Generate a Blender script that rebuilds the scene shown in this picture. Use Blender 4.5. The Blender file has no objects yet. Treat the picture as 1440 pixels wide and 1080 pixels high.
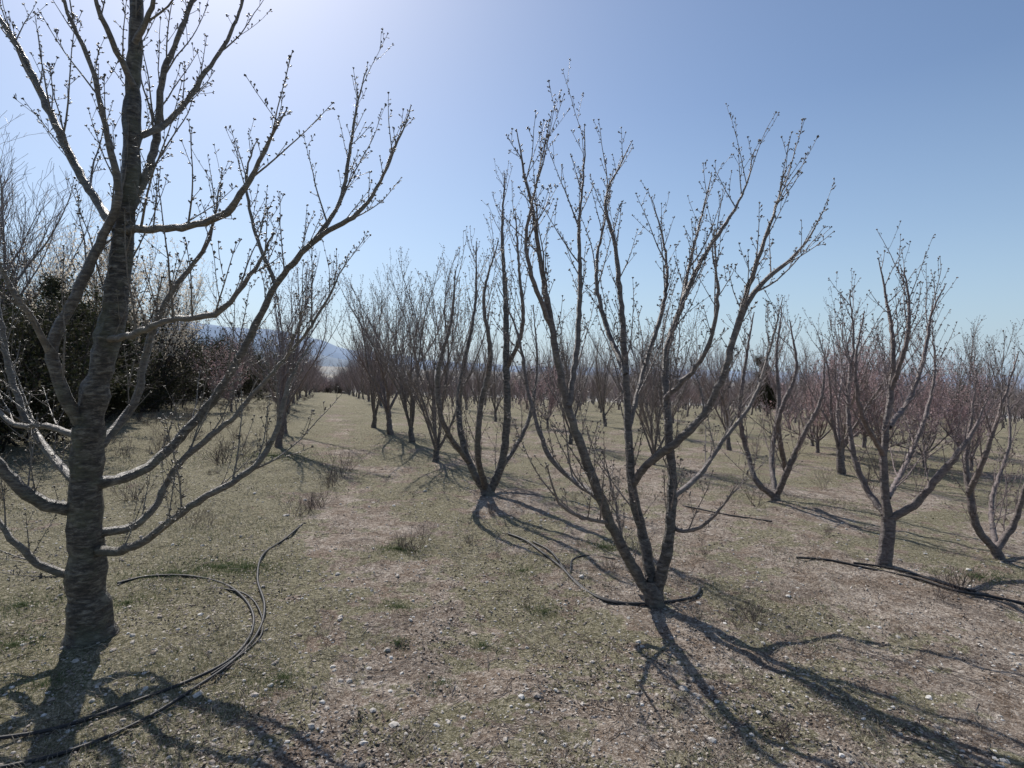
import bpy, math, random
import numpy as np
from mathutils import Vector

rng = np.random.default_rng(11)
R = random.Random(5)
scene = bpy.context.scene
scene.view_settings.view_transform = 'Standard'
scene.view_settings.look = 'None'
scene.view_settings.exposure = 0

# ------------------------------------------------------------------ helpers
CAMH = 1.6
F = 800.0
PITCH = math.atan(20 / 800)
SLOPE = 0.04
_tab = np.random.default_rng(3).random((256, 256))

def vnoise(x, y, s):
    x = np.asarray(x, float) / s + 1000.3; y = np.asarray(y, float) / s + 1000.7
    xi = np.floor(x).astype(int); yi = np.floor(y).astype(int)
    fx = x - xi; fy = y - yi
    fx = fx * fx * (3 - 2 * fx); fy = fy * fy * (3 - 2 * fy)
    a = _tab[xi % 256, yi % 256]; b = _tab[(xi + 1) % 256, yi % 256]
    c = _tab[xi % 256, (yi + 1) % 256]; d = _tab[(xi + 1) % 256, (yi + 1) % 256]
    return (a * (1 - fx) + b * fx) * (1 - fy) + (c * (1 - fx) + d * fx) * fy - 0.5

def gz(x, y):
    x = np.asarray(x, float); y = np.asarray(y, float)
    r = np.hypot(x, y)
    z = -SLOPE * x
    z = z + 0.05 * vnoise(x, y, 1.7) + 0.022 * vnoise(x, y, 0.45)
    z = z + 0.4 * vnoise(x, y, 25) * np.clip((r - 12) / 40, 0, 1)
    yy = np.minimum(y, 420.0)
    z = z - 0.047 * (np.sqrt((yy - 24) ** 2 + 60) + (yy - 24)) / 2 + 0.047 * 0.6 * np.clip(1 - y / 30, 0, 1)
    return z

def gfine(x, y):
    r = np.hypot(x, y)
    k = np.clip(1.3 - r / 14, 0, 1)
    return gz(x, y) + k * (0.028 * vnoise(x, y, 0.14) + 0.018 * vnoise(x, y, 0.07))

def ray(u, v):
    a = (u - 720) / F; b = (540 - v) / F
    dy = math.cos(PITCH) + b * math.sin(PITCH)
    return a / dy, (-math.sin(PITCH) + b * math.cos(PITCH)) / dy   # per metre of y

def site(u, v):
    """ground location (metres) of a point measured in the photograph"""
    ax, az = ray(u, v)
    t = CAMH / (-az - SLOPE * ax)
    return np.array([ax * t, t])

def mesh_obj(name, verts, faces_list, mats, attrs=None, matidx=None, smooth=True, parent=None, link=True):
    me = bpy.data.meshes.new(name)
    verts = np.asarray(verts, np.float32)
    me.vertices.add(len(verts)); me.vertices.foreach_set('co', verts.ravel())
    tot = []; loops = []
    for f in faces_list:
        if len(f) == 0: continue
        tot.append(np.full(len(f), f.shape[1], np.int32)); loops.append(f.astype(np.int32).ravel())
    tot = np.concatenate(tot); loops = np.concatenate(loops)
    me.loops.add(len(loops)); me.loops.foreach_set('vertex_index', loops)
    me.polygons.add(len(tot))
    st = np.zeros(len(tot), np.int32); st[1:] = np.cumsum(tot)[:-1]
    me.polygons.foreach_set('loop_start', st)
    me.polygons.foreach_set('loop_total', tot)
    if matidx is not None: me.polygons.foreach_set('material_index', np.asarray(matidx, np.int32))
    me.polygons.foreach_set('use_smooth', np.full(len(tot), smooth, bool))
    for m in mats: me.materials.append(m)
    me.update(calc_edges=True)
    if attrs:
        for k, a in attrs.items():
            at = me.attributes.new(k, 'FLOAT', 'POINT'); at.data.foreach_set('value', np.asarray(a, np.float32))
    if not link: return me
    ob = bpy.data.objects.new(name, me); scene.collection.objects.link(ob)
    if parent: ob.parent = parent
    return ob

def inst(name, me, loc, rz=0, s=1, parent=None, sz=None):
    ob = bpy.data.objects.new(name, me); scene.collection.objects.link(ob)
    ob.location = loc; ob.rotation_euler = (0, 0, rz); ob.scale = (s, s, sz or s)
    if parent: ob.parent = parent
    return ob

# ------------------------------------------------------------------ materials
def newmat(name):
    m = bpy.data.materials.new(name); m.use_nodes = True
    nt = m.node_tree; b = nt.nodes['Principled BSDF']
    return m, nt, b

def N(nt, t, **kw):
    n = nt.nodes.new(t)
    for k, v in kw.items(): setattr(n, k, v)
    return n

def ramp(nt, src, stops):
    r = N(nt, 'ShaderNodeValToRGB'); el = r.color_ramp.elements
    while len(el) < len(stops): el.new(0.5)
    for e, (p, c) in zip(el, stops): e.position = p; e.color = (*c, 1) if len(c) == 3 else c
    nt.links.new(src, r.inputs[0]); return r.outputs[0]

def noise(nt, scale, detail=4, rough=0.6, vec=None, dist=0):
    n = N(nt, 'ShaderNodeTexNoise'); n.inputs['Scale'].default_value = scale
    n.inputs['Detail'].default_value = detail; n.inputs['Roughness'].default_value = rough
    n.inputs['Distortion'].default_value = dist
    if vec: nt.links.new(vec, n.inputs['Vector'])
    return n.outputs[0]

def mix(nt, fac, a, b, bt='MIX'):
    m = N(nt, 'ShaderNodeMix', data_type='RGBA', blend_type=bt)
    for s, v in ((m.inputs[0], fac), (m.inputs[6], a), (m.inputs[7], b)):
        if isinstance(v, (int, float)): s.default_value = v
        elif isinstance(v, tuple): s.default_value = (*v, 1)
        else: nt.links.new(v, s)
    return m.outputs[2]

def mathn(nt, op, a, b=None, c=None, clamp=False):
    m = N(nt, 'ShaderNodeMath', operation=op, use_clamp=clamp)
    for s, v in zip(m.inputs, (a, b, c)):
        if v is None: continue
        if isinstance(v, (int, float)): s.default_value = v
        else: nt.links.new(v, s)
    return m.outputs[0]

def bark_material(name, thickcols, thin, moss, rough=.5, band=2.2):
    m, nt, b = newmat(name)
    tc = N(nt, 'ShaderNodeTexCoord').outputs['Object']
    at = N(nt, 'ShaderNodeAttribute', attribute_name='thick').outputs['Fac']
    mp = N(nt, 'ShaderNodeMapping'); mp.inputs['Scale'].default_value = (1, 1, band)
    nt.links.new(tc, mp.inputs[0])
    n1 = noise(nt, 19, 5, 0.75, mp.outputs[0], 0.3)
    c1 = ramp(nt, n1, [(0.36, thickcols[0]), (0.5, thickcols[1]), (0.66, thickcols[2])])
    n2 = noise(nt, 5, 4, 0.65, tc)
    mf = ramp(nt, n2, [(0.5, (0, 0, 0)), (0.62, (1, 1, 1))])
    c1 = mix(nt, mathn(nt, 'MULTIPLY', mf, 0.5), c1, moss)
    c2 = ramp(nt, n1, [(0.4, tuple(x * 0.6 for x in thin)), (0.6, thin)])
    f = ramp(nt, at, [(0.05, (0, 0, 0)), (0.75, (1, 1, 1))])
    nt.links.new(mix(nt, f, c2, c1), b.inputs['Base Color'])
    b.inputs['Roughness'].default_value = rough
    b.inputs['Specular IOR Level'].default_value = 0.55
    bp = N(nt, 'ShaderNodeBump'); bp.inputs['Strength'].default_value = 1.0; bp.inputs['Distance'].default_value = 0.02
    nt.links.new(n1, bp.inputs['Height']); nt.links.new(bp.outputs[0], b.inputs['Normal'])
    return m

BARK = bark_material('bark_cherry', [(0.028, 0.023, 0.020), (0.095, 0.08, 0.068), (0.24, 0.21, 0.18)], (0.28, 0.225, 0.195), (0.15, 0.14, 0.10), .45)
BARK_L = bark_material('bark_grey', [(0.018, 0.013, 0.010), (0.08, 0.066, 0.05), (0.27, 0.24, 0.19)], (0.30, 0.255, 0.205), (0.14, 0.142, 0.082), .45, band=3)
BARK_R = bark_material('bark_reddish', [(0.045, 0.035, 0.032), (0.13, 0.102, 0.092), (0.25, 0.205, 0.185)], (0.31, 0.235, 0.215), (0.15, 0.135, 0.11))
BARK_F = bark_material('bark_far_hazed', [(0.06, 0.05, 0.047), (0.14, 0.115, 0.11), (0.26, 0.215, 0.205)], (0.32, 0.245, 0.24), (0.16, 0.145, 0.13))  # bark paled so its colour carries the haze over far rows
BARK_D = bark_material('bark_scrub', [(0.02, 0.016, 0.014), (0.04, 0.033, 0.028), (0.08, 0.065, 0.055)], (0.075, 0.058, 0.052), (0.05, 0.05, 0.03), .8)

def leafmat(name, cols, trans=0.4, rough=0.6):
    m, nt, b = newmat(name)
    at = N(nt, 'ShaderNodeAttribute', attribute_name='tint').outputs['Fac']
    c = ramp(nt, at, [(i / (len(cols) - 1), q) for i, q in enumerate(cols)])
    nt.links.new(c, b.inputs['Base Color']); b.inputs['Roughness'].default_value = rough
    b.inputs['Specular IOR Level'].default_value = 0.25
    if trans > 0:
        t = N(nt, 'ShaderNodeBsdfTranslucent'); nt.links.new(c, t.inputs[0])
        ms = N(nt, 'ShaderNodeMixShader'); ms.inputs[0].default_value = trans
        nt.links.new(b.outputs[0], ms.inputs[1]); nt.links.new(t.outputs[0], ms.inputs[2])
        nt.links.new(ms.outputs[0], nt.nodes['Material Output'].inputs[0])
    return m

PINK = leafmat('blossom_pink', [(0.40, 0.27, 0.26), (0.52, 0.37, 0.36), (0.66, 0.51, 0.50)])
WHITE = leafmat('blossom_white', [(0.62, 0.52, 0.40), (0.75, 0.67, 0.54), (0.8, 0.75, 0.65)], .45)
SCRUBLEAF = leafmat('scrub_leaf', [(0.025, 0.027, 0.012), (0.038, 0.044, 0.02), (0.065, 0.058, 0.035)], .25, .8)
GRASSG = leafmat('grass_green', [(0.065, 0.10, 0.038), (0.10, 0.138, 0.055), (0.16, 0.175, 0.085)], .3)
GRASSD = leafmat('grass_dry', [(0.22, 0.18, 0.125), (0.38, 0.32, 0.235), (0.56, 0.49, 0.38)], 0)
LITTER = leafmat('leaf_litter', [(0.05, 0.038, 0.032), (0.15, 0.115, 0.09), (0.48, 0.42, 0.355)], 0)
WEED = leafmat('weed_stem', [(0.10, 0.077, 0.07), (0.18, 0.145, 0.125), (0.3, 0.25, 0.19)], 0)

# ------------------------------------------------------------------ tree builder
class Tree:
    def __init__(s, rnd):
        s.V = []; s.Fq = []; s.A = []; s.n = 0; s.rnd = rnd
        s.sp = []
        s.fl = []
    def tube(s, P, rad, sides):
        P = np.asarray(P, float); rad = np.asarray(rad, float); n = len(P)
        T = np.gradient(P, axis=0); T /= (np.linalg.norm(T, axis=1, keepdims=True) + 1e-9)
        m = T.mean(0); ref = np.zeros(3); ref[np.argmin(np.abs(m))] = 1
        A = np.cross(T, ref); A /= (np.linalg.norm(A, axis=1, keepdims=True) + 1e-9)
        B = np.cross(T, A)
        if rad[0] > 0.05: sides = max(sides, 20)
        th = np.arange(sides) * 2 * math.pi / sides
        V = P[:, None] + rad[:, None, None] * (np.cos(th)[None, :, None] * A[:, None] + np.sin(th)[None, :, None] * B[:, None])
        if rad[0] > 0.05:
            h = np.arange(n)[:, None] * .045 + 0 * th[None]
            jj = .2 * vnoise(np.cos(th)[None] * 1.5 + h * 2, np.sin(th)[None] * 1.5 + 7, 1.0) + .15 * vnoise(np.cos(th)[None] * 2 + h * 4, np.sin(th)[None] * 2 - h * 3, .7)
            V = P[:, None] + (V - P[:, None]) * (1 + jj)[..., None]
        V = V.reshape(-1, 3)
        i = np.arange(n - 1)[:, None] * sides; j = np.arange(sides)[None]; k = (j + 1) % sides
        q = np.stack([i + j, i + k, i + sides + k, i + sides + j], -1).reshape(-1, 4) + s.n
        s.V.append(V); s.Fq.append(q); s.A.append(np.repeat(np.clip(rad / 0.05, 0, 1), sides)); s.n += len(V)
    def spurs_mesh(s):
        if not s.sp: return
        a = np.array(s.sp)
        p = a[:, :3]; d = a[:, 3:6]; L = a[:, 6:7]; r = a[:, 7]
        d = d / (np.linalg.norm(d, axis=1, keepdims=True) + 1e-9)
        ref = np.where(np.abs(d[:, 2:3]) > 0.8, np.array([[1., 0, 0]]), np.array([[0, 0, 1.]]))
        A = np.cross(d, ref); A /= np.linalg.norm(A, axis=1, keepdims=True); B = np.cross(d, A)
        prof = [(0, .7), (.55, .55), (.72, 1.5), (.9, 1.25), (1.1, .25)]
        S = 4; th = np.arange(S) * 2 * math.pi / S
        rings = []
        for t, k in prof:
            c = p + d * L * t
            rings.append(c[:, None] + (r * k)[:, None, None] * (np.cos(th)[None, :, None] * A[:, None] + np.sin(th)[None, :, None] * B[:, None]))
        V = np.stack(rings, 1).reshape(-1, 3); n = len(p); m = len(prof)
        i = (np.arange(n) * m * S)[:, None, None] + (np.arange(m - 1) * S)[None, :, None]
        j = np.arange(S)[None, None]; k = (j + 1) % S
        q = np.stack([i + j, i + k, i + S + k, i + S + j], -1).reshape(-1, 4) + s.n
        s.V.append(V); s.Fq.append(q); s.A.append(np.full(len(V), 0.4)); s.n += len(V)
    def spur_line(s, P, rad, gap, rmax=0.022, f0=0.0, size=1.0):
        r = s.rnd
        acc = r.uniform(0, gap)
        n = len(P)
        for i in range(int(n * f0), n - 1):
            seg = P[i + 1] - P[i]; L = np.linalg.norm(seg)
            acc += L
            if rad[i] > rmax: acc = min(acc, gap); continue
            while acc > gap:
                acc -= gap * r.uniform(0.6, 1.5)
                t = seg / (L + 1e-9)
                v = np.array([r.gauss(0, 1), r.gauss(0, 1), r.gauss(0, 1)]); v -= t * v.dot(t); v /= np.linalg.norm(v) + 1e-9
                d = v + 0.5 * t + np.array([0, 0, 0.45])
                pos = P[i] + seg * r.random()
                ln = r.uniform(0.010, 0.034) * size
                for _ in range(1 if r.random() < 0.65 else 2):
                    dd = d + np.array([r.gauss(0, .35), r.gauss(0, .35), r.gauss(0, .35)])
                    s.sp.append((*pos, *dd, ln * r.uniform(.7, 1.1), r.uniform(0.0021, 0.0038) * size))
        t = P[-1] - P[-2]; t = t / np.linalg.norm(t)
        for _ in range(3):
            dd = t + np.array([r.gauss(0, .4), r.gauss(0, .4), r.gauss(0, .3)])
            s.sp.append((*P[-1], *dd, 0.014 * size, 0.0036 * size))
    def grow(s, p, d, L, r0, r1, up, wig, step=0.05):
        r = s.rnd
        n = max(3, int(L / step)); st = L / n
        d = np.array(d, float); d /= np.linalg.norm(d)
        P = [np.array(p, float)]
        for i in range(n):
            w = wig if i % 3 else wig * 2.2
            d = d + np.array([r.gauss(0, w), r.gauss(0, w), r.gauss(0, w) + up * st])
            d /= np.linalg.norm(d)
            P.append(P[-1] + d * st)
        P = np.array(P); t = np.linspace(0, 1, len(P))
        return P, r0 + (r1 - r0) * t ** 0.8
    def decorate(s, P, rad, level, q):
        r = s.rnd
        seg = np.linalg.norm(np.diff(P, axis=0), axis=1); Ltot = seg.sum(); cum = np.concatenate([[0], np.cumsum(seg)])
        gap = q['gap'][level]
        pos = q['f0'][level] * Ltot + r.uniform(0, gap)
        while pos < Ltot * 0.97:
            i = min(np.searchsorted(cum, pos) - 1, len(P) - 2); i = max(i, 0)
            t = P[i + 1] - P[i]; t = t / (np.linalg.norm(t) + 1e-9)
            rp = rad[i]; fr = pos / Ltot
            v = np.array([r.gauss(0, 1), r.gauss(0, 1), r.gauss(0, .6)]); v -= t * v.dot(t); v /= np.linalg.norm(v) + 1e-9
            a = r.uniform(0.4, 0.95)
            d = t * r.uniform(.6, 1.0) + v * a + np.array([0, 0, q['up'][level] * r.uniform(.4, 1.2)])
            lo, hi = q['len'][level]
            L = r.uniform(lo, hi) * (1.15 - 0.55 * fr)
            if r.random() < 0.3: L *= 0.45
            r0 = min(rp * 0.6, 0.0026 + L * q.get('thk', .0085))
            C, cr = s.grow(P[i], d, L, r0, q['tip'], q['trop'][level], q['wig'])
            s.tube(C, cr, q['sides'][level + 1])
            if q['spur']: s.spur_line(C, cr, q['spur'], size=q.get('ss', 1), f0=.12)
            s.fl.extend(C[len(C) // 3:].tolist())
            if level + 1 < len(q['gap']): s.decorate(C, cr, level + 1, q)
            pos += gap * r.uniform(0.5, 1.5)
    def limb(s, ctrl, rads, q, level=0, deco=True, wig=0.006):
        C = np.array(ctrl, float); n = len(C)
        E = np.vstack([2 * C[0] - C[1], C, 2 * C[-1] - C[-2]])
        P = []; RR = []
        rr = np.interp(np.linspace(0, 1, n), np.linspace(0, 1, len(rads)), rads)
        for i in range(n - 1):
            p0, p1, p2, p3 = E[i:i + 4]; k = max(2, int(np.linalg.norm(p2 - p1) / 0.045))
            for t in np.arange(k) / k:
                P.append(0.5 * (2 * p1 + (p2 - p0) * t + (2 * p0 - 5 * p1 + 4 * p2 - p3) * t * t + (3 * p1 - p0 - 3 * p2 + p3) * t ** 3))
                RR.append(rr[i] + (rr[i + 1] - rr[i]) * t)
        P.append(C[-1]); RR.append(rr[-1])
        P = np.array(P); RR = np.array(RR)
        if deco:
            for _ in range(4): P[1:-1] = .25 * P[:-2] + .5 * P[1:-1] + .25 * P[2:]
        J = rng.normal(0, 1, P.shape) * wig; J[0] = 0
        P = P + J
        RR = RR * (1 + rng.normal(0, 0.05, len(RR)))
        s.tube(P, RR, q['sides'][0])
        if q['spur']: s.spur_line(P, RR, q['spur'] * 1.2, rmax=0.02, size=q.get('ss', 1))
        s.fl.extend(P[len(P) // 2:].tolist())
        if deco: s.decorate(P, RR, level, q)
        return P, RR
    def finish(s, name, mat, fmat=None, fcount=0, fsize=0.015, fspread=0.03, link=True, origin=None):
        s.spurs_mesh()
        V = np.vstack(s.V); Q = np.vstack(s.Fq); A = np.concatenate(s.A); mats = [mat]; mi = np.zeros(len(Q), int)
        tint = np.zeros(len(V))
        if origin is not None: V = V - np.asarray(origin)
        if fmat:
            an = np.array(s.fl)
            if origin is not None: an = an - np.asarray(origin)
            c = an[rng.integers(0, len(an), fcount)] + rng.normal(0, fspread, (fcount, 3))
            v2, q2, t2 = cards(c, fsize)
            Q = np.vstack([Q, q2 + len(V)]); V = np.vstack([V, v2]); A = np.concatenate([A, np.zeros(len(v2))])
            tint = np.concatenate([tint, t2]); mats.append(fmat); mi = np.concatenate([mi, np.ones(len(q2), int)])
        return mesh_obj(name, V, [Q], mats, {'thick': A, 'tint': tint}, mi, link=link)

def cards(c, size, flat=False):
    n = len(c)
    a = rng.normal(0, 1, (n, 3)); b = rng.normal(0, 1, (n, 3))
    if flat: a[:, 2] *= 0.25; b[:, 2] *= 0.25
    a /= np.linalg.norm(a, axis=1, keepdims=True); b -= a * (a * b).sum(1, keepdims=True); b /= np.linalg.norm(b, axis=1, keepdims=True)
    s = size * rng.uniform(0.5, 1.4, (n, 1))
    V = np.stack([c - a * s, c - b * s * .55, c + a * s, c + b * s * .55], 1).reshape(-1, 3)
    return V, np.arange(4 * n).reshape(n, 4), np.repeat(rng.random(n), 4)

HERO = dict(gap=[0.115, 0.125], f0=[0.12, 0.15], len=[(0.2, 0.85), (0.06, 0.28)], up=[0.8, 0.5], trop=[1.1, 0.8], wig=0.036, tip=0.0014, sides=[10, 6, 4], spur=0.037, ss=.95, thk=.0056)
MID = dict(gap=[0.105, 0.14], f0=[0.10, 0.12], len=[(0.25, 0.95), (0.1, 0.34)], up=[0.7, 0.5], trop=[1.0, 0.8], wig=0.04, tip=0.0018, sides=[8, 5, 3], spur=0.056, ss=1.05, thk=.0055)
FAR = dict(gap=[0.11, 0.15], f0=[0.08, 0.1], len=[(0.35, 1.05), (0.12, 0.4)], up=[0.7, 0.5], trop=[1.0, 0.6], wig=0.045, tip=0.0025, sides=[5, 3, 3], spur=0, thk=.006)

def generic(seed, q, h=3.2, nl=5, trunk=0.35, spread=1.0, mw=.028):
    r = random.Random(seed); t = Tree(r)
    lean = np.array([r.uniform(-.15, .15), r.uniform(-.15, .15), 1.0]); top = lean * trunk
    r0 = r.uniform(0.048, 0.062)
    t.limb([(0, 0, -0.08), (0, 0, 0.03), tuple(top * .5), tuple(top)], [r0 * 1.5, r0 * 1.15, r0, r0 * .95], dict(q, spur=0), deco=False)
    a0 = r.uniform(0, 6.28)
    for i in range(nl):
        a = a0 + i * 6.283 / nl + r.uniform(-.4, .4)
        tilt = r.uniform(0.12, 0.66) * spread
        d = (math.cos(a) * math.sin(tilt), math.sin(a) * math.sin(tilt), math.cos(tilt))
        L = (h - trunk) * r.uniform(0.75, 1.15)
        P, rad = t.grow(top * r.uniform(.6, 1.0), d, L, r0 * r.uniform(.45, .62), 0.003, r.uniform(.05, .3), mw, step=0.07)
        t.tube(P, rad, q['sides'][0])
        if q['spur']: t.spur_line(P, rad, q['spur'], size=q.get('ss', 1))
        t.fl.extend(P[len(P) // 3:].tolist())
        t.decorate(P, rad, 0, q)
        for _ in range(r.choice([1, 2, 2])):
            i0 = int(len(P) * r.uniform(.12, .5)); v = np.array([r.gauss(0, .5), r.gauss(0, .5), .3])
            dd = (P[i0 + 1] - P[i0]); dd = dd / np.linalg.norm(dd) + v
            P2, rd2 = t.grow(P[i0], dd, L * (1 - i0 / len(P)) * r.uniform(.7, 1), rad[i0] * .7, 0.0025, .35, mw, step=0.07)
            t.tube(P2, rd2, q['sides'][0])
            if q['spur']: t.spur_line(P2, rd2, q['spur'], size=q.get('ss', 1))
            t.decorate(P2, rd2, 0, q)
    return t

def surveyed(name, base, stems, q, mat, seed, rs=.74):
    g = site(*base); D = g[1]; zb = float(gz(g[0], g[1]))
    ax, az = ray(*base); err = zb - (CAMH + az * D)
    t = Tree(random.Random(seed)); org = np.array([g[0], D, zb])
    for pts, rads, deco in stems:
        C = []
        for (u, v, dd) in pts:
            a, b = ray(u, v); y = D + dd
            w = max(0, min(1, (v - 300) / max(1, base[1] - 300)))
            C.append((a * y, y, CAMH + b * y + err * w))
        k = rs if deco == 1 else 1.0
        rads = [max(x * k, .6) * D / F for x in rads]
        t.limb(C, rads, q if deco else dict(q, spur=0), deco=bool(deco), wig=0.003)
    ob = t.finish(name, mat, origin=org)
    ob.location = org
    return ob

# ---- left foreground tree
LT = [
 ([(131,925,0),(130,895,0),(126,860,0),(122,790,0),(120,720,0),(121,650,0),(124,600,0)], [44,34,25,22,21,20,19], 0),
 ([(124,615,0),(127,580,0),(140,530,0),(160,440,0),(174,340,0.02),(185,220,0.03),(188,100,.05),(192,0,.06),(197,-110,.08),(205,-200,.1)], [19,18,16,15,14,11,9,8,5,2], 2),
 ([(124,620,0),(92,560,-.1),(70,495,-.15),(95,440,-.1),(128,370,-.05),(150,320,-.05),(168,270,-.1),(150,190,-.15),(130,95,-.2),(95,20,-.25),(75,-50,-.3)], [12,11,10,9,9,8,7,5,4,3,2], 1),
 ([(165,325,0),(140,290,.1),(100,222,.2),(60,135,.3),(22,60,.35),(-20,0,.4),(-50,-60,.4)], [9,8,8,7,6,4,2], 1),
 ([(176,325,0),(215,322,-.1),(265,318,-.2),(318,302,-.3),(345,262,-.35),(370,215,-.4),(402,155,-.45)], [8,7,6,6,5,3,1], 1),
 ([(186,190,.02),(222,183,.15),(258,150,.25),(290,100,.3),(325,45,.35),(350,-30,.4)], [7,6,5,4.5,3.5,2], 1),
 ([(178,300,0),(205,250,.1),(222,185,.2),(228,110,.25),(250,55,.3),(285,-40,.35)], [9,8,7,6,5,2.5], 1),
 ([(187,120,0),(165,70,-.1),(140,20,-.2),(120,-60,-.25)], [6,5,4,2], 1),
 ([(190,60,0),(215,10,-.1),(225,-70,-.2)], [6,4,2], 1),
 ([(128,682,0),(165,678,.1),(210,658,.3),(255,615,.45),(305,555,.55),(350,478,.6),(388,402,.6),(445,335,.55),(505,300,.5),(545,235,.5),(578,150,.5)], [13,11,10,10,9,8,7,6,5,3,1], 1),
 ([(440,340,.55),(478,285,.6),(492,215,.65),(500,160,.7),(515,98,.7)], [5,4.5,4,2.5,1], 1),
 ([(388,402,.6),(360,330,.7),(345,250,.8),(360,200,.8)], [5,4,3,1], 1),
 ([(128,776,0),(180,776,-.1),(235,738,-.15),(300,692,-.15),(350,668,-.1),(388,612,0),(405,540,.05),(440,480,.1)], [10,8,7,6.5,6,5,4,1.2], 1),
 ([(128,752,0),(190,745,.15),(218,715,.25),(250,655,.35),(325,592,.45),(352,560,.5),(400,505,.5),(450,440,.5),(490,360,.5)], [9,8,7,6.5,6,5,4,3,1], 1),
 ([(127,640,0),(165,600,.2),(195,560,.3),(202,505,.35),(232,425,.4),(290,345,.45),(310,260,.5)], [10,9,8,7,6,4,1.2], 1),
 ([(148,480,0),(190,470,-.2),(240,450,-.3),(300,445,-.4),(345,400,-.4),(385,330,-.4)], [7,6,5,5,4,1.2], 1),
 ([(116,718,0),(65,716,-.1),(25,684,-.15),(-10,645,-.2),(-40,560,-.2)], [13,12,11,9,6], 1),
 ([(116,812,0),(62,803,-.05),(25,768,-.1),(0,738,-.1),(-30,690,-.1)], [8,7,6,5,4], 1),
 ([(116,690,0),(70,640,.3),(35,585,.4),(10,510,.45),(0,440,.5),(-20,350,.5)], [9,8,7,6,5,3], 1),
 ([(118,620,0),(65,600,.1),(20,600,.2),(-20,560,.3)], [7,6,5,3], 1),
 ([(70,500,-.15),(40,440,-.3),(10,400,-.35),(-20,330,-.4)], [6,5,4,2], 1),
]
surveyed('cherry_tree', (130, 897), LT, dict(HERO, gap=[.12, .12]), BARK_L, 21)

CT = [
 ([(921,862,0),(920,845,0),(917,828,0),(915,812,0)], [20,14,14,9], 0),
 ([(915,838,0),(892,800,0),(866,750,-.05),(842,692,-.1),(815,622,-.15),(792,545,-.2),(776,460,-.25),(762,380,-.3),(748,290,-.35),(735,235,-.35),(727,185,-.35)], [12,11,10,9.5,8.5,7,6,4.5,3,1.8,.8], 1),
 ([(918,835,0),(908,765,.1),(890,695,.15),(884,610,.2),(880,525,.25),(874,440,.3),(866,350,.35),(850,285,.4),(868,240,.4),(888,200,.4)], [12,11,9.5,8,7,6,4.5,3,1.8,.8], 1),
 ([(922,835,0),(936,780,-.05),(944,720,-.05),(944,650,0),(938,580,0),(936,500,.1),(958,430,.15),(990,360,.2),(1030,300,.2),(1050,260,.2),(1060,212,.2)], [12,11,10,9,7.5,7,6,4.5,3,1.8,.8], 1),
 ([(890,680,.15),(908,652,.05),(950,622,-.15),(990,582,-.25),(1018,525,-.35),(1036,460,-.4),(1066,402,-.4),(1110,368,-.4),(1135,340,-.4),(1157,300,-.4)], [8,8,8,7,6.5,6,4.5,3,1.8,.8], 1),
 ([(1036,460,-.4),(1060,380,-.5),(1078,330,-.55),(1092,290,-.55),(1104,238,-.55)], [5,4,3,1.8,.8], 1),
 ([(800,570,-.2),(812,480,-.1),(816,390,0),(814,310,.05),(822,240,.1),(822,178,.1)], [6,5.5,4.5,3,1.8,.8], 1),
 ([(776,460,-.25),(752,400,-.4),(738,340,-.45),(752,270,-.5),(772,172,-.5)], [5,4,3,1.8,.8], 1),
 ([(884,600,.2),(905,520,.4),(930,440,.5),(938,370,.55),(918,280,.6)], [6,5.5,4.5,3,.8], 1),
 ([(958,430,.15),(970,370,.3),(985,310,.4),(1000,245,.4)], [4.5,3.5,2.2,.8], 1),
 ([(880,525,.2),(850,450,.5),(838,380,.6),(850,310,.7),(862,240,.7)], [6,5,4,2.2,.8], 1),
 ([(944,700,0),(985,665,.3),(1015,620,.5),(1060,560,.6),(1085,480,.7),(1100,420,.7)], [6,5.5,5,4,2.5,.8], 1),
 ([(845,700,-.1),(805,672,.1),(772,640,.2),(745,560,.3),(728,470,.35),(700,400,.4)], [6,5.5,5,4,2.5,.8], 1),
 ([(860,735,-.05),(815,725,-.3),(785,705,-.4),(768,650,-.5)], [4,3.5,2.5,.8], 1),
 ([(942,740,0),(975,745,-.2),(1010,720,-.3),(1035,680,-.4)], [4,3.5,2.5,.8], 1),
 ([(935,560,0),(990,500,-.2),(1010,420,-.3),(1000,340,-.35)], [5,4.5,3,.8], 1),
 ([(912,812,0),(880,795,.25),(868,720,.5),(850,640,.6)], [4,4,3,1], 1),
]
surveyed('cherry_tree', (920, 848), CT, dict(HERO, gap=[.11, .12]), BARK, 8, .72)

T3 = [
 ([(685,702,0),(685,690,0),(684,680,0)], [14,10,7], 0),
 ([(682,692,0),(662,655,0),(648,610,.1),(645,560,.2),(655,500,.2),(668,430,.3),(670,340,.3)], [7,6,6,5,4,2.5,.8], 1),
 ([(688,692,0),(706,650,0),(713,590,0),(712,510,0),(711,420,.1),(706,330,.1),(710,245,.1)], [8,7,6.5,6,4.5,2.8,.8], 1),
 ([(684,690,0),(672,640,-.4),(676,570,-.5),(690,500,-.6),(680,420,-.7),(700,340,-.7)], [6,5,4.5,4,2.5,.8], 1),
 ([(690,690,0),(704,660,.4),(740,600,.7),(755,520,.8),(750,430,.9)], [5,5,4,2.5,.8], 1),
 ([(660,650,0),(625,600,-.3),(615,530,-.4),(635,450,-.5),(640,380,-.5)], [5,4.5,4,2.5,.8], 1),
 ([(712,520,0),(735,460,-.3),(730,380,-.4),(725,300,-.4)], [4,3.5,2.2,.8], 1),
]
surveyed('cherry_tree', (685, 695), T3, MID, BARK, 4, .8)

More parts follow.
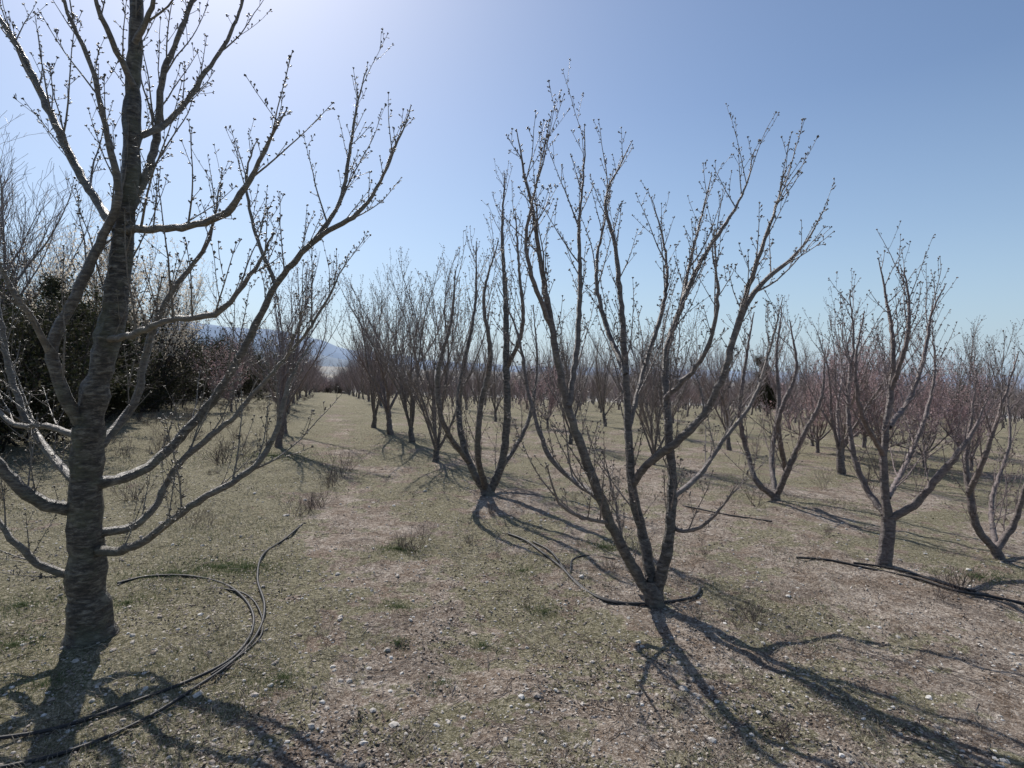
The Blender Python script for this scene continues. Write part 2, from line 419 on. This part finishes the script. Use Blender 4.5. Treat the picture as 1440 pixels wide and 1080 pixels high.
RT = [
 ([(1242,806,0),(1243,792,0),(1247,760,0),(1249,725,0)], [13,10,9,8.5], 0),
 ([(1249,730,0),(1243,680,0),(1244,620,0),(1253,550,0),(1256,480,0),(1246,420,.1),(1236,365,.1)], [8,7,6,5,4,2.2,.8], 1),
 ([(1249,730,0),(1285,712,-.1),(1318,672,-.2),(1352,632,-.3),(1372,600,-.3),(1390,560,-.3)], [7,6.5,6,4.5,2.5,1.], 1),
 ([(1249,728,0),(1220,690,.2),(1200,640,.3),(1192,570,.4),(1200,480,.5),(1195,410,.5)], [6,5.5,5,4,2.2,.8], 1),
 ([(1244,640,0),(1215,590,-.3),(1203,520,-.4),(1215,440,-.4)], [4.5,4,2.5,.8], 1),
 ([(1250,600,0),(1280,560,.2),(1300,500,.3),(1310,440,.3),(1330,400,.3)], [5,4.5,3.5,2,.8], 1),
 ([(1253,550,0),(1275,480,-.2),(1278,420,-.2),(1272,378,-.2)], [4,3.5,2,.8], 1),
 ([(1249,700,0),(1275,650,.5),(1300,590,.7),(1315,520,.8),(1310,450,.8)], [5,4.5,4,2.2,.8], 1),
]
surveyed('cherry_tree', (1243, 795), RT, MID, BARK_R, 15, .8)
RT2 = [
 ([(1404,788,0),(1404,778,0),(1398,764,0)], [10,7,6], 0),
 ([(1400,770,0),(1375,740,0),(1364,695,0),(1358,640,.1),(1368,580,.1),(1372,520,.2)], [6,6,5,4,2.5,.8], 1),
 ([(1400,770,0),(1425,735,0),(1440,690,-.1),(1460,620,-.2),(1470,540,-.2)], [6,5,4,2.5,.8], 1),
 ([(1362,690,0),(1385,640,-.2),(1405,580,-.3),(1432,495,-.3)], [5,4,2.5,.8], 1),
 ([(1400,768,0),(1395,700,.5),(1420,620,.7),(1415,540,.8)], [5,4,2.5,.8], 1),
]
surveyed('cherry_tree', (1404, 781), RT2, MID, BARK_R, 16, .85)
RT3 = [
 ([(1090,710,0),(1090,700,0),(1091,692,0)], [9,7,6], 0),
 ([(1090,698,0),(1065,678,0),(1052,640,.2),(1040,580,.2),(1050,500,.2),(1060,440,.2)], [5,5,4,4,2.5,.8], 1),
 ([(1092,698,0),(1110,655,-.2),(1130,610,-.3),(1155,560,-.4),(1160,490,-.4)], [5,5,4,2.5,.8], 1),
 ([(1091,698,0),(1085,640,.4),(1095,570,.6),(1092,500,.6),(1100,430,.6)], [5,4.5,4,2.5,.8], 1),
 ([(1105,660,0),(1095,590,-.4),(1120,520,-.5),(1110,450,-.5)], [4,4,2.5,.8], 1),
]
surveyed('cherry_tree', (1090, 703), RT3, MID, BARK_R, 17, .85)

# ---- orchard rows
mids = [generic(100 + i, MID, h=3.5 + .2 * (i % 2), nl=[5, 4, 6, 5][i], trunk=[.3, .55, .2, .4][i]).finish('cherry_tree_mesh', [BARK, BARK_R][i % 2], link=False) for i in range(4)]
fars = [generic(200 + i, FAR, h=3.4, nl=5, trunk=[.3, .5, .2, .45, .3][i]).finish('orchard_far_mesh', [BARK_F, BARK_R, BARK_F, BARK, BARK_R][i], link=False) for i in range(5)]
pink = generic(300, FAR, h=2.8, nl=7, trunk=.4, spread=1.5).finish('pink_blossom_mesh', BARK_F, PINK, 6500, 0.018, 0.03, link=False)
ROWK = -0.325
def row_x(s, y): return s + ROWK * y
mass = bpy.data.objects.new('distant_orchard_trees', None); scene.collection.objects.link(mass)
placed = [site(130, 897), site(920, 848), site(685, 695), site(1243, 795), site(1404, 781), site(1090, 703)]
def plant(x, y, name='cherry_tree', kind=None, s=1.0):
    z = float(gz(x, y))
    if kind: ob = inst(name, kind, (x, y, z), R.uniform(0, 6.28), s * R.uniform(.9, 1.05))
    elif y < 18: ob = inst(name, R.choice(mids), (x, y, z), R.uniform(0, 6.28), s * R.uniform(.88, 1.08))
    else:
        me = pink if (x > 6 and R.random() < .10) else R.choice(fars)
        ob = inst('orchard_tree', me, (x, y, z), R.uniform(0, 6.28), s * R.uniform(.85, 1.1), parent=mass)
    placed.append(np.array([x, y])); return ob
for (u, v) in [(613, 646), (579, 621), (549, 609), (526, 600)]:
    x, y = site(u, v); plant(x, y)
y = 21.5
while y < 120:
    plant(row_x(2.3, y) + R.uniform(-.15, .15), y + R.uniform(-.3, .3)); y += 2.9
for (u, v) in [(392, 626), (400, 606)]:
    x, y = site(u, v); plant(x, y, s=1.0)
y = 18
while y < 110:
    plant(row_x(-1.45, y) + R.uniform(-.15, .15), y + R.uniform(-.3, .3), s=.92); y += 2.9
for (u, v, s) in [(1185, 645, .9), (1240, 650, .9), (1150, 635, .85), (1215, 628, .9), (1300, 655, .75), (1365, 660, .7), (770, 600, .65)]:
    x, y = site(u, v); plant(x, y, 'blossoming_almond_tree', pink, s)
for k in range(1, 26):
    s0 = 2.3 + 3.4 * k
    y = 3.0 + R.uniform(0, 2.5)
    while y < 105 - k * 1.5:
        x = row_x(s0, y) + R.uniform(-.25, .25); yy = y + R.uniform(-.4, .4)
        y += 2.75
        if abs(x) > yy * 1.0 + 5: continue
        if min(np.hypot(*(p - np.array([x, yy]))) for p in placed[:6]) < 2.3: continue
        if min(np.hypot(*(p - np.array([x, yy]))) for p in placed) < 1.1: continue
        if yy < 9 and k < 3: continue
        if R.random() < 0.04: continue
        plant(x, yy, s=.9)

# ---- left hedgerow
def scrub(seed, green):
    r = random.Random(seed); t = Tree(r)
    q = dict(FAR, gap=[0.13, 0.16], len=[(0.3, 0.9), (0.12, 0.4)], f0=[.1, .1], wig=.1, tip=.004, up=[.3, .2], trop=[.3, .2])
    for i in range(26):
        a = r.uniform(0, 6.28); tl = r.uniform(0, 1.0)
        P, rd = t.grow((r.gauss(0, .5), r.gauss(0, .5), -.1), (math.cos(a) * math.sin(tl), math.sin(a) * math.sin(tl), math.cos(tl)), r.uniform(1.8, 3.6), .025, .006, .1, .09, step=.1)
        t.tube(P, rd, 4); t.fl.extend(P[3:].tolist()); t.decorate(P, rd, 0, q)
    return t.finish('scrub_mesh', BARK_D, SCRUBLEAF, green, 0.03, 0.07, link=False)
scr = [scrub(1, 9000), scrub(2, 3000), scrub(3, 16000)]
hedge = bpy.data.objects.new('hedgerow', None); scene.collection.objects.link(hedge)
y = 6.5
while y < 110:
    for off in (0, -2.2, -4.5):
        x = row_x(-5.9 + off, y) + R.uniform(-.6, .6)
        ob = inst('shrub', R.choice(scr), (x, y, float(gz(x, y)) - .05), R.uniform(0, 6.28), R.uniform(.7, 1.15) * (1 if off > -4 else 1.3) * (1.15 if 16 < y < 32 else 1), parent=hedge)
    y += 1.8 if y < 40 else 3
thicket = bpy.data.objects.new('thicket', None); scene.collection.objects.link(thicket)
for i in range(22):
    y = R.uniform(75, 95); x = row_x(R.uniform(-3, 4), y)
    inst('shrub', R.choice([scr[1], fars[0], fars[2], pink]), (x, y, float(gz(x, y))), R.uniform(0, 6.28), R.uniform(.7, 1.0), parent=thicket)
for i in range(150):
    y = R.uniform(100, 135); x = -45 + 150 * (i + R.random()) / 150
    inst('shrub', R.choice(fars + [scr[1]]), (x, y, float(gz(x, y))), R.uniform(0, 6.28), R.uniform(.9, 1.3), parent=thicket)
tallq = dict(FAR, len=[(.35, 1.0), (.15, .5)], gap=[.1, .12], wig=.08, tip=.0022, thk=.005)
tall = generic(400, tallq, h=4.2, nl=6, trunk=.8, spread=1.1).finish('tall_tree_mesh', BARK, link=False)
for (x, y, s) in [(-13.5, 14.5, 2.0), (-17.5, 17.5, 1.9), (-19, 22, 1.9), (-20, 28, 1.6)]:
    inst('bare_walnut_tree', tall, (x, y, float(gz(x, y))), R.uniform(0, 6.28), s)
whitet = generic(301, tallq, h=3.2, nl=6, trunk=.4, spread=1.1).finish('white_blossom_mesh', BARK_D, WHITE, 11000, 0.02, 0.035, link=False)
for (x, y, s) in [(-12.8, 17.6, 1.7), (-11.2, 17.8, 1.45)]:
    inst('blossoming_plum_tree', whitet, (x, y, float(gz(x, y))), 1.0 + x, s)
x, y = -8.9, 18.0
inst('blossoming_almond_tree', pink, (x, y, float(gz(x, y))), 1.0, .8)
def conifer():
    t = Tree(random.Random(9)); r = t.rnd
    q = dict(FAR, gap=[.1, .12], len=[(.2, .5), (.1, .25)], up=[.1, .1], trop=[0, 0])
    P, rd = t.grow((0, 0, -.1), (0, 0, 1), 4.4, .09, .015, 0, .02); t.tube(P, rd, 7)
    for i in range(70):
        h = r.uniform(.5, 4.3); a = r.uniform(0, 6.28); L = (4.7 - h) * .38 * r.uniform(.7, 1.1) + .1
        B, br = t.grow((P[min(len(P) - 1, int(h / 4.4 * len(P)))]), (math.cos(a), math.sin(a), .35), L, .015, .004, .2, .04)
        t.tube(B, br, 4); t.fl.extend(B.tolist()); t.decorate(B, br, 0, q)
    return t.finish('conifer_mesh', BARK_D, SCRUBLEAF, 45000, .03, .05, link=False)
con = conifer()
for (x, y, s) in [(-12.0, 12.8, 1.0), (-9.6, 13.2, .62), (-11.2, 15.4, .85), (13.5, 30, .75)]:
    inst('juniper_tree', con, (x, y, float(gz(x, y))), x, s)

# ------------------------------------------------------------------ ground
def axis(n, lo, hi, a):
    t0 = math.asinh(lo / a); t1 = math.asinh(hi / a)
    return a * np.sinh(np.linspace(t0, t1, n))
gx = axis(640, -3500, 3500, 1.6)
gy = axis(560, -60, 5200, 2.2) + 1.5
X, Y = np.meshgrid(gx, gy, indexing='ij')
Z = gfine(X, Y)
nx, ny = X.shape
idx = np.arange(nx * ny).reshape(nx, ny)
q = np.stack([idx[:-1, :-1], idx[1:, :-1], idx[1:, 1:], idx[:-1, 1:]], -1).reshape(-1, 4)

m, nt, b = newmat('orchard_soil')
tc = N(nt, 'ShaderNodeTexCoord').outputs['Object']
sep = N(nt, 'ShaderNodeSeparateXYZ'); nt.links.new(tc, sep.inputs[0])
S = mathn(nt, 'MULTIPLY_ADD', sep.outputs[1], 0.325, sep.outputs[0])
nA = noise(nt, 0.8, 5, .68, tc, .4)
nB = noise(nt, 4, 4, .7, tc)
nC = noise(nt, 34, 5, .82, tc)
nD = noise(nt, 110, 2, .7, tc)
nE = noise(nt, 1.7, 4, .7, tc, .8)
soil = ramp(nt, nC, [(0.35, (0.11, 0.084, 0.066)), (0.45, (0.275, 0.226, 0.183)), (0.54, (0.44, 0.378, 0.315)), (0.65, (0.69, 0.62, 0.535))])
soil2 = ramp(nt, nB, [(0.38, (0.55, 0.49, 0.44)), (0.58, (1.0, 1.0, 1.0))])
soil = mix(nt, 1.0, soil, soil2, 'MULTIPLY')
lf = ramp(nt, nE, [(0.48, (0, 0, 0)), (0.60, (.75, .75, .75))])
brown = ramp(nt, nC, [(0.35, (0.055, 0.042, 0.034)), (0.5, (0.165, 0.13, 0.104)), (0.66, (0.38, 0.32, 0.26))])
soil = mix(nt, lf, soil, brown)
grs = ramp(nt, nC, [(0.35, (0.052, 0.052, 0.028)), (0.48, (0.145, 0.14, 0.075)), (0.58, (0.27, 0.245, 0.15)), (0.68, (0.45, 0.405, 0.285))])
strip = ramp(nt, mathn(nt, 'MULTIPLY_ADD', S, 0.05, 0.5), [(0.0, (.34,) * 3), (0.40, (.33,) * 3), (0.46, (.33,) * 3), (0.49, (.22,) * 3), (0.515, (.13,) * 3), (0.54, (.17,) * 3), (0.57, (.23,) * 3), (0.62, (.17,) * 3), (0.7, (.12,) * 3), (1.0, (.18,) * 3)])
gm = mathn(nt, 'ADD', mathn(nt, 'ADD', nA, strip), mathn(nt, 'MULTIPLY', nB, 0.6))
far = ramp(nt, mathn(nt, 'DIVIDE', sep.outputs[1], 20.0), [(0.15, (0,) * 3), (1.0, (.12,) * 3)])
gm = mathn(nt, 'ADD', gm, far)
gf = ramp(nt, gm, [(0.97, (0, 0, 0)), (1.19, (.8, .8, .8))])
col = mix(nt, gf, soil, grs)
sp = ramp(nt, nD, [(0.59, (0, 0, 0)), (0.65, (1, 1, 1))])
col = mix(nt, mathn(nt, 'MULTIPLY', sp, .5), col, (0.74, 0.68, 0.60))
sp2 = ramp(nt, nD, [(0.36, (1, 1, 1)), (0.42, (0, 0, 0))])
col = mix(nt, mathn(nt, 'MULTIPLY', sp2, .7), col, (0.06, 0.046, 0.038))
dist = N(nt, 'ShaderNodeVectorMath', operation='LENGTH'); nt.links.new(tc, dist.inputs[0])
fld = noise(nt, 0.012, 2, .5, tc, 1.0)
fc = ramp(nt, fld, [(0.4, (0.24, 0.25, 0.25)), (0.5, (0.36, 0.32, 0.26)), (0.6, (0.27, 0.28, 0.29))])
ff = ramp(nt, mathn(nt, 'DIVIDE', dist.outputs['Value'], 400.0), [(0.3, (0, 0, 0)), (0.6, (1, 1, 1))])
col = mix(nt, ff, col, fc)
nt.links.new(col, b.inputs['Base Color']); b.inputs['Roughness'].default_value = 0.95; b.inputs['Specular IOR Level'].default_value = 0.1
hgt = mathn(nt, 'ADD', mathn(nt, 'MULTIPLY', nC, .7), mathn(nt, 'MULTIPLY', nD, .3))
bp = N(nt, 'ShaderNodeBump'); bp.inputs['Strength'].default_value = 1.0; bp.inputs['Distance'].default_value = 0.03
nt.links.new(hgt, bp.inputs['Height']); nt.links.new(bp.outputs[0], b.inputs['Normal'])
mesh_obj('ground', np.stack([X, Y, Z], -1).reshape(-1, 3), [q], [m])

def scatter(n, rmax, rmin=1.0, wide=0.95):
    r = rmin * (rmax / rmin) ** rng.random(n); a = rng.uniform(-wide, wide, n)
    return r * np.sin(a), r * np.cos(a)

def stones(n, rmax, med, sig, lo=0.003, hi=.05):
    x, y = scatter(n, rmax)
    ph = (1 + math.sqrt(5)) / 2
    ico = np.array([(-1, ph, 0), (1, ph, 0), (-1, -ph, 0), (1, -ph, 0), (0, -1, ph), (0, 1, ph), (0, -1, -ph), (0, 1, -ph), (ph, 0, -1), (ph, 0, 1), (-ph, 0, -1), (-ph, 0, 1)]) / 1.9
    fc = np.array([(0, 11, 5), (0, 5, 1), (0, 1, 7), (0, 7, 10), (0, 10, 11), (1, 5, 9), (5, 11, 4), (11, 10, 2), (10, 7, 6), (7, 1, 8), (3, 9, 4), (3, 4, 2), (3, 2, 6), (3, 6, 8), (3, 8, 9), (4, 9, 5), (2, 4, 11), (6, 2, 10), (8, 6, 7), (9, 8, 1)])
    s = np.clip(np.exp(rng.normal(math.log(med), sig, n)), lo, hi)
    ax = s[:, None] * rng.uniform([.7, .6, .4], [1.2, 1.0, .7], (n, 3))
    V = ico[None] * (1 + rng.uniform(-.25, .25, (n, 12, 1))) * ax[:, None]
    a = rng.uniform(0, 6.28, n); c, sn = np.cos(a)[:, None], np.sin(a)[:, None]
    vx = V[..., 0] * c - V[..., 1] * sn; vy = V[..., 0] * sn + V[..., 1] * c
    V = np.stack([vx + x[:, None], vy + y[:, None], V[..., 2] + (gfine(x, y) + s * .12)[:, None]], -1)
    Fc = (fc[None] + (np.arange(n) * 12)[:, None, None]).reshape(-1, 3)
    return V.reshape(-1, 3), Fc, np.repeat(rng.random(n), 12)
ms_, nts, bs = newmat('limestone')
at = N(nts, 'ShaderNodeAttribute', attribute_name='tint').outputs['Fac']
nn = noise(nts, 60, 3, .6, N(nts, 'ShaderNodeTexCoord').outputs['Object'])
c = ramp(nts, at, [(0, (0.24, 0.19, 0.15)), (.5, (0.46, 0.40, 0.34)), (.85, (0.6, 0.56, 0.5)), (1, (.75, .72, .67))])
c = mix(nts, 1.0, c, ramp(nts, nn, [(0.3, (.6, .6, .6)), (.7, (1, 1, 1))]), 'MULTIPLY')
nts.links.new(c, bs.inputs['Base Color']); bs.inputs['Roughness'].default_value = .9
V1, F1, t1 = stones(30000, 14, 0.0062, .45, hi=.02); V2, F2, t2 = stones(300, 8, 0.014, .4, hi=.036)
t2 = t2 * .3 + .7
mesh_obj('ground_stones', np.vstack([V1, V2]), [np.vstack([F1, F2 + len(V1)])], [ms_], {'tint': np.concatenate([t1, t2])}, smooth=False)

def blades(x, y, h, w, lean):
    n = len(x); a = rng.uniform(0, 6.28, n); z = gfine(x, y) - .003
    b0 = np.stack([x, y, z], -1); wd = np.stack([np.cos(a), np.sin(a), np.zeros(n)], -1) * w[:, None]
    ld = rng.normal(0, 1, (n, 3)); ld[:, 2] = 0; ld *= (lean * h)[:, None]
    up = np.stack([np.zeros(n), np.zeros(n), h], -1)
    V = np.stack([b0 - wd, b0 + wd, b0 + up * .6 + ld * .35 + wd * .7, b0 + up * .6 + ld * .35 - wd * .7, b0 + up + ld], 1).reshape(-1, 3)
    i = np.arange(n)[:, None] * 5
    return V, i + np.array([[0, 1, 2, 3]]), i + np.array([[3, 2, 4]]), np.repeat(rng.random(n), 5)
def grass(name, n, rmax, mat, hm, thr, bias, w0, lean, extra=None):
    x, y = scatter(n * 3, rmax); s = x + .325 * y
    g = vnoise(x, y, 1.2) + .8 * vnoise(x, y, .33) + .5 * vnoise(x, y, .12) + bias(s)
    k = g > thr; x, y = x[k][:n], y[k][:n]
    if extra is not None: x = np.concatenate([x, extra[0]]); y = np.concatenate([y, extra[1]])
    n = len(x); d = np.hypot(x, y)
    h = hm * rng.uniform(.4, 1.4, n); w = w0 * rng.uniform(.6, 1.4, n) * np.clip(d / 4, .8, 3)
    V, q4, t3, ti = blades(x, y, h, w, np.full(n, lean))
    mesh_obj(name, V, [q4, t3], [mat], {'tint': ti}, smooth=False)
leftb = lambda s: np.where(s < -.2, .2, np.where(s < 1.3, -.08, .02))
ex = []; ey = []
for (u, v, rr_, n_) in [(310, 800, .28, 2600), (345, 803, .22, 1800), (560, 770, .2, 1300), (560, 850, .12, 700), (395, 955, .12, 900), (850, 768, .25, 1500), (765, 858, .15, 900), (240, 810, .2, 1200), (385, 640, .6, 2500), (560, 905, .06, 400), (680, 905, .08, 500), (620, 960, .07, 350), (30, 850, .3, 1800), (20, 905, .2, 1500), (1380, 810, .25, 1200), (180, 850, .14, 700), (885, 690, .35, 900), (60, 960, .15, 900), (735, 800, .14, 600)]:
    c_ = site(u, v); rad_ = np.abs(rng.normal(0, rr_, n_)); an_ = rng.uniform(0, 6.28, n_)
    ex.append(c_[0] + rad_ * np.cos(an_) * 1.4); ey.append(c_[1] + rad_ * np.sin(an_))
grass('green_grass', 62000, 22, GRASSG, .022, .44, leftb, .0013, .7, (np.concatenate(ex), np.concatenate(ey)))
grass('dry_grass', 120000, 26, GRASSD, .030, .1, lambda s: np.where(s < -.2, .2, 0.), .0010, 1.0)

x, y = scatter(70000, 14)
g_ = vnoise(x, y, .9) + .6 * vnoise(x, y, .3); k_ = g_ > -.12; x, y = x[k_], y[k_]
V, q4, ti = cards(np.stack([x, y, gfine(x, y) + .004], -1), .009, flat=True)
mesh_obj('leaf_litter', V, [q4], [LITTER], {'tint': ti}, smooth=False)

t = Tree(random.Random(77))
x, y = scatter(3600, 12)
for a_, b_ in zip(x, y):
    an = R.uniform(0, 6.28); L = R.uniform(.04, .22); pts = []
    for k in range(4):
        px = a_ + math.cos(an) * L * k / 3; py = b_ + math.sin(an) * L * k / 3; an += R.uniform(-.3, .3)
        pts.append((px, py, float(gfine(px, py)) + R.uniform(.004, .014)))
    t.tube(pts, [.0018, .0016, .0013, .0008], 3)
t.finish('fallen_twigs', WEED)

def weed(seed, h, n):
    t = Tree(random.Random(seed)); r = t.rnd
    q = dict(FAR, gap=[.035, .04], f0=[.25, .2], len=[(.04, .14), (.02, .06)], tip=.0007, sides=[3, 3, 3], up=[.3, .2], wig=.1, trop=[.3, .2])
    for i in range(n):
        a = r.uniform(0, 6.28); tl = r.uniform(.1, .9)
        P, rd = t.grow((r.gauss(0, .03), r.gauss(0, .03), -.01), (math.cos(a) * math.sin(tl), math.sin(a) * math.sin(tl), math.cos(tl)), h * r.uniform(.5, 1.1), .0018, .0009, 1., .08, step=.03)
        t.tube(P, rd, 3); t.decorate(P, rd, 0, q)
    return t.finish('weed_mesh', WEED, link=False)
wd = [weed(1, .26, 12), weed(2, .2, 20), weed(3, .34, 9)]
for (u, v, s, k) in [(578, 775, 1.1, 0), (565, 768, .9, 1), (600, 760, .7, 2), (435, 715, 1.3, 1), (420, 722, 1.1, 0), (450, 708, 1.2, 1), (480, 668, 1.8, 0), (465, 680, 1.5, 1), (490, 660, 1.6, 0), (1058, 870, .9, 1), (1040, 880, .7, 0), (340, 640, 2, 0), (310, 650, 2.2, 1), (660, 760, .6, 1), (740, 850, .5, 1), (460, 905, .6, 2), (860, 800, .7, 1), (975, 875, .6, 0), (1350, 830, 1.2, 1), (1320, 840, .9, 0), (880, 1010, .6, 2), (690, 720, .9, 1), (1055, 970, .6, 2), (1100, 1040, .6, 1)]:
    x, y = site(u, v); inst('dry_weed', wd[k], (x, y, float(gz(x, y))), R.uniform(0, 6.28), s)
wp = bpy.data.objects.new('dry_weed_patch', None); scene.collection.objects.link(wp)
for i in range(460):
    y = R.uniform(5, 40); s_ = R.uniform(-6, -.9) if i % 3 else R.uniform(3, 20); x = row_x(s_, y)
    inst('weed', R.choice(wd), (x, y, float(gz(x, y))), R.uniform(0, 6.28), R.uniform(.4, 1.6), parent=wp)

# ------------------------------------------------------------------ drip hoses
mh, nth, bh = newmat('black_polyethylene')
nz = noise(nth, 25, 3, .6, N(nth, 'ShaderNodeTexCoord').outputs['Object'])
nth.links.new(ramp(nth, nz, [(.4, (0.016, 0.016, 0.018)), (.7, (0.045, 0.042, 0.04))]), bh.inputs['Base Color']); bh.inputs['Roughness'].default_value = .55
bh.inputs['Specular IOR Level'].default_value = .35
def hose(pts, r=.0085):
    C = []
    for u, v in pts:
        x, y = site(u, v); C.append((x, y, 0))
    t = Tree(random.Random(1)); C = np.array(C)
    E = np.vstack([2 * C[0] - C[1], C, 2 * C[-1] - C[-2]]); P = []
    for i in range(len(C) - 1):
        p0, p1, p2, p3 = E[i:i + 4]; k = max(3, int(np.linalg.norm(p2 - p1) / .03))
        for s in np.arange(k) / k:
            P.append(0.5 * (2 * p1 + (p2 - p0) * s + (2 * p0 - 5 * p1 + 4 * p2 - p3) * s * s + (3 * p1 - p0 - 3 * p2 + p3) * s ** 3))
    P = np.array(P); z = gz(P[:, 0], P[:, 1]) + r * 1.15
    z = np.convolve(np.pad(z, 6, 'edge'), np.ones(13) / 13, 'valid')
    P[:, 2] = z + .003 * np.sin(np.arange(len(z)) * .21)
    t.tube(P, np.full(len(P), r), 10)
    V = np.vstack(t.V); mesh_obj('irrigation_hose', V, [np.vstack(t.Fq)], [mh])
hose([(165, 822), (210, 814), (270, 815), (320, 828), (352, 858), (354, 888), (325, 925), (270, 955), (190, 985), (90, 1018), (0, 1036), (-80, 1045)])
hose([(425, 735), (405, 752), (372, 778), (362, 815), (372, 855), (362, 890), (325, 930), (280, 962), (210, 1005), (120, 1045), (30, 1072), (-60, 1090)])
hose([(300, 830), (345, 840), (366, 862), (368, 890), (345, 915), (290, 950)], .006)
hose([(715, 748), (745, 762), (785, 795), (820, 828), (870, 846), (930, 848), (975, 840), (986, 825)], .011)
hose([(750, 760), (775, 775), (800, 808), (838, 838), (890, 850)], .009)
hose([(802, 806), (806, 786), (830, 780), (870, 786)], .008)
hose([(1120, 785), (1170, 790), (1220, 800), (1290, 815), (1345, 832), (1400, 840), (1500, 862)], .01)
hose([(1200, 792), (1262, 803), (1330, 822), (1380, 834)], .009)
hose([(960, 712), (1010, 722), (1090, 735)], .009)

# ------------------------------------------------------------------ distant hills
def hills(name, dist, prof, haze_col, haze_glow):
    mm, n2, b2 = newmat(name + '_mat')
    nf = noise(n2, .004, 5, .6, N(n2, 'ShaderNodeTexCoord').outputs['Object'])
    cc = ramp(n2, nf, [(.35, tuple(k * .88 for k in haze_col)), (.65, haze_col)])
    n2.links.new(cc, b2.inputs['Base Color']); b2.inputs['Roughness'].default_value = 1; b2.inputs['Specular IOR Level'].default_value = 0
    n2.links.new(cc, b2.inputs['Emission Color']); b2.inputs['Emission Strength'].default_value = haze_glow  # bluish colour and emission paint atmospheric haze onto the slopes
    az = np.radians(np.linspace(-70, 70, 281)); rows = 14
    H = np.interp(np.degrees(az), [p[0] for p in prof], [p[1] for p in prof])
    H = H + 0.10 * H * vnoise(np.degrees(az), az * 0, 2.0) * 2 + .06 * H * vnoise(np.degrees(az), az * 0, .7)
    V = []
    for i in range(rows):
        f = i / (rows - 1); d = dist * (1 + .35 * f)
        rid = (.5 - .5 * math.cos(math.pi * min(1, f * 1.3)))
        jit = vnoise(np.degrees(az) * 1.0, az * 0 + i * 3, 1.5) * .2 * (f * (1 - f) * 4)
        V.append(np.stack([d * np.sin(az), d * np.cos(az), -140 + (np.tan(np.radians(H)) * d + 140) * np.clip(rid + jit, 0, 1)], -1))
    V = np.array(V); idx = np.arange(rows * 281).reshape(rows, 281)
    qq = np.stack([idx[:-1, :-1], idx[:-1, 1:], idx[1:, 1:], idx[1:, :-1]], -1).reshape(-1, 4)
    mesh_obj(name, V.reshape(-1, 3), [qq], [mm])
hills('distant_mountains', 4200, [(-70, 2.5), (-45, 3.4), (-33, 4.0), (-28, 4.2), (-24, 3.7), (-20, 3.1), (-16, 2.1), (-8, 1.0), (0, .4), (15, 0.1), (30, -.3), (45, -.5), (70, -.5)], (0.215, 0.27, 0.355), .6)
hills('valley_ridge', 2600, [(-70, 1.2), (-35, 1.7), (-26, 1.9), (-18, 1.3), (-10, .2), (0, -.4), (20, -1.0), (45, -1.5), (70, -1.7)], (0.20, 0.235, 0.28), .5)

# ------------------------------------------------------------------ light
AZ = math.radians(-29); EL = math.radians(46)
w = bpy.data.worlds.new('World'); scene.world = w; w.use_nodes = True
wn = w.node_tree; bg = wn.nodes['Background']
sk = wn.nodes.new('ShaderNodeTexSky'); sk.sky_type = 'NISHITA'; sk.sun_disc = False
sk.sun_elevation = EL; sk.sun_rotation = AZ; sk.altitude = 600; sk.air_density = 1.0; sk.dust_density = 1.3; sk.ozone_density = 2.6
tg = wn.nodes.new('ShaderNodeTexCoord').outputs['Generated']
sx = wn.nodes.new('ShaderNodeSeparateXYZ'); wn.links.new(tg, sx.inputs[0])
hz = ramp(wn, sx.outputs[2], [(0.0, (.8,) * 3), (0.06, (.62,) * 3), (0.2, (.25,) * 3), (0.4, (0, 0, 0))])
skc = mix(wn, hz, sk.outputs[0], (3.6, 4.9, 6.2))
wn.links.new(skc, bg.inputs[0]); bg.inputs[1].default_value = 0.122
sd = Vector((math.sin(AZ) * math.cos(EL), math.cos(AZ) * math.cos(EL), math.sin(EL)))
L = bpy.data.lights.new('sun', 'SUN'); L.energy = 5.0; L.angle = math.radians(.53); L.color = (1, .95, .89)
lo = bpy.data.objects.new('sun', L); scene.collection.objects.link(lo)
lo.rotation_euler = (-sd).to_track_quat('-Z', 'Y').to_euler(); lo.location = sd * 50

cam = bpy.data.cameras.new('camera'); co = bpy.data.objects.new('camera', cam); scene.collection.objects.link(co)
co.location = (0, 0, CAMH); co.rotation_euler = (math.pi / 2 - PITCH, 0, 0)
cam.sensor_width = 36; cam.lens = 20; cam.clip_start = .05; cam.clip_end = 20000
scene.camera = co
print('objs', len(bpy.data.objects))
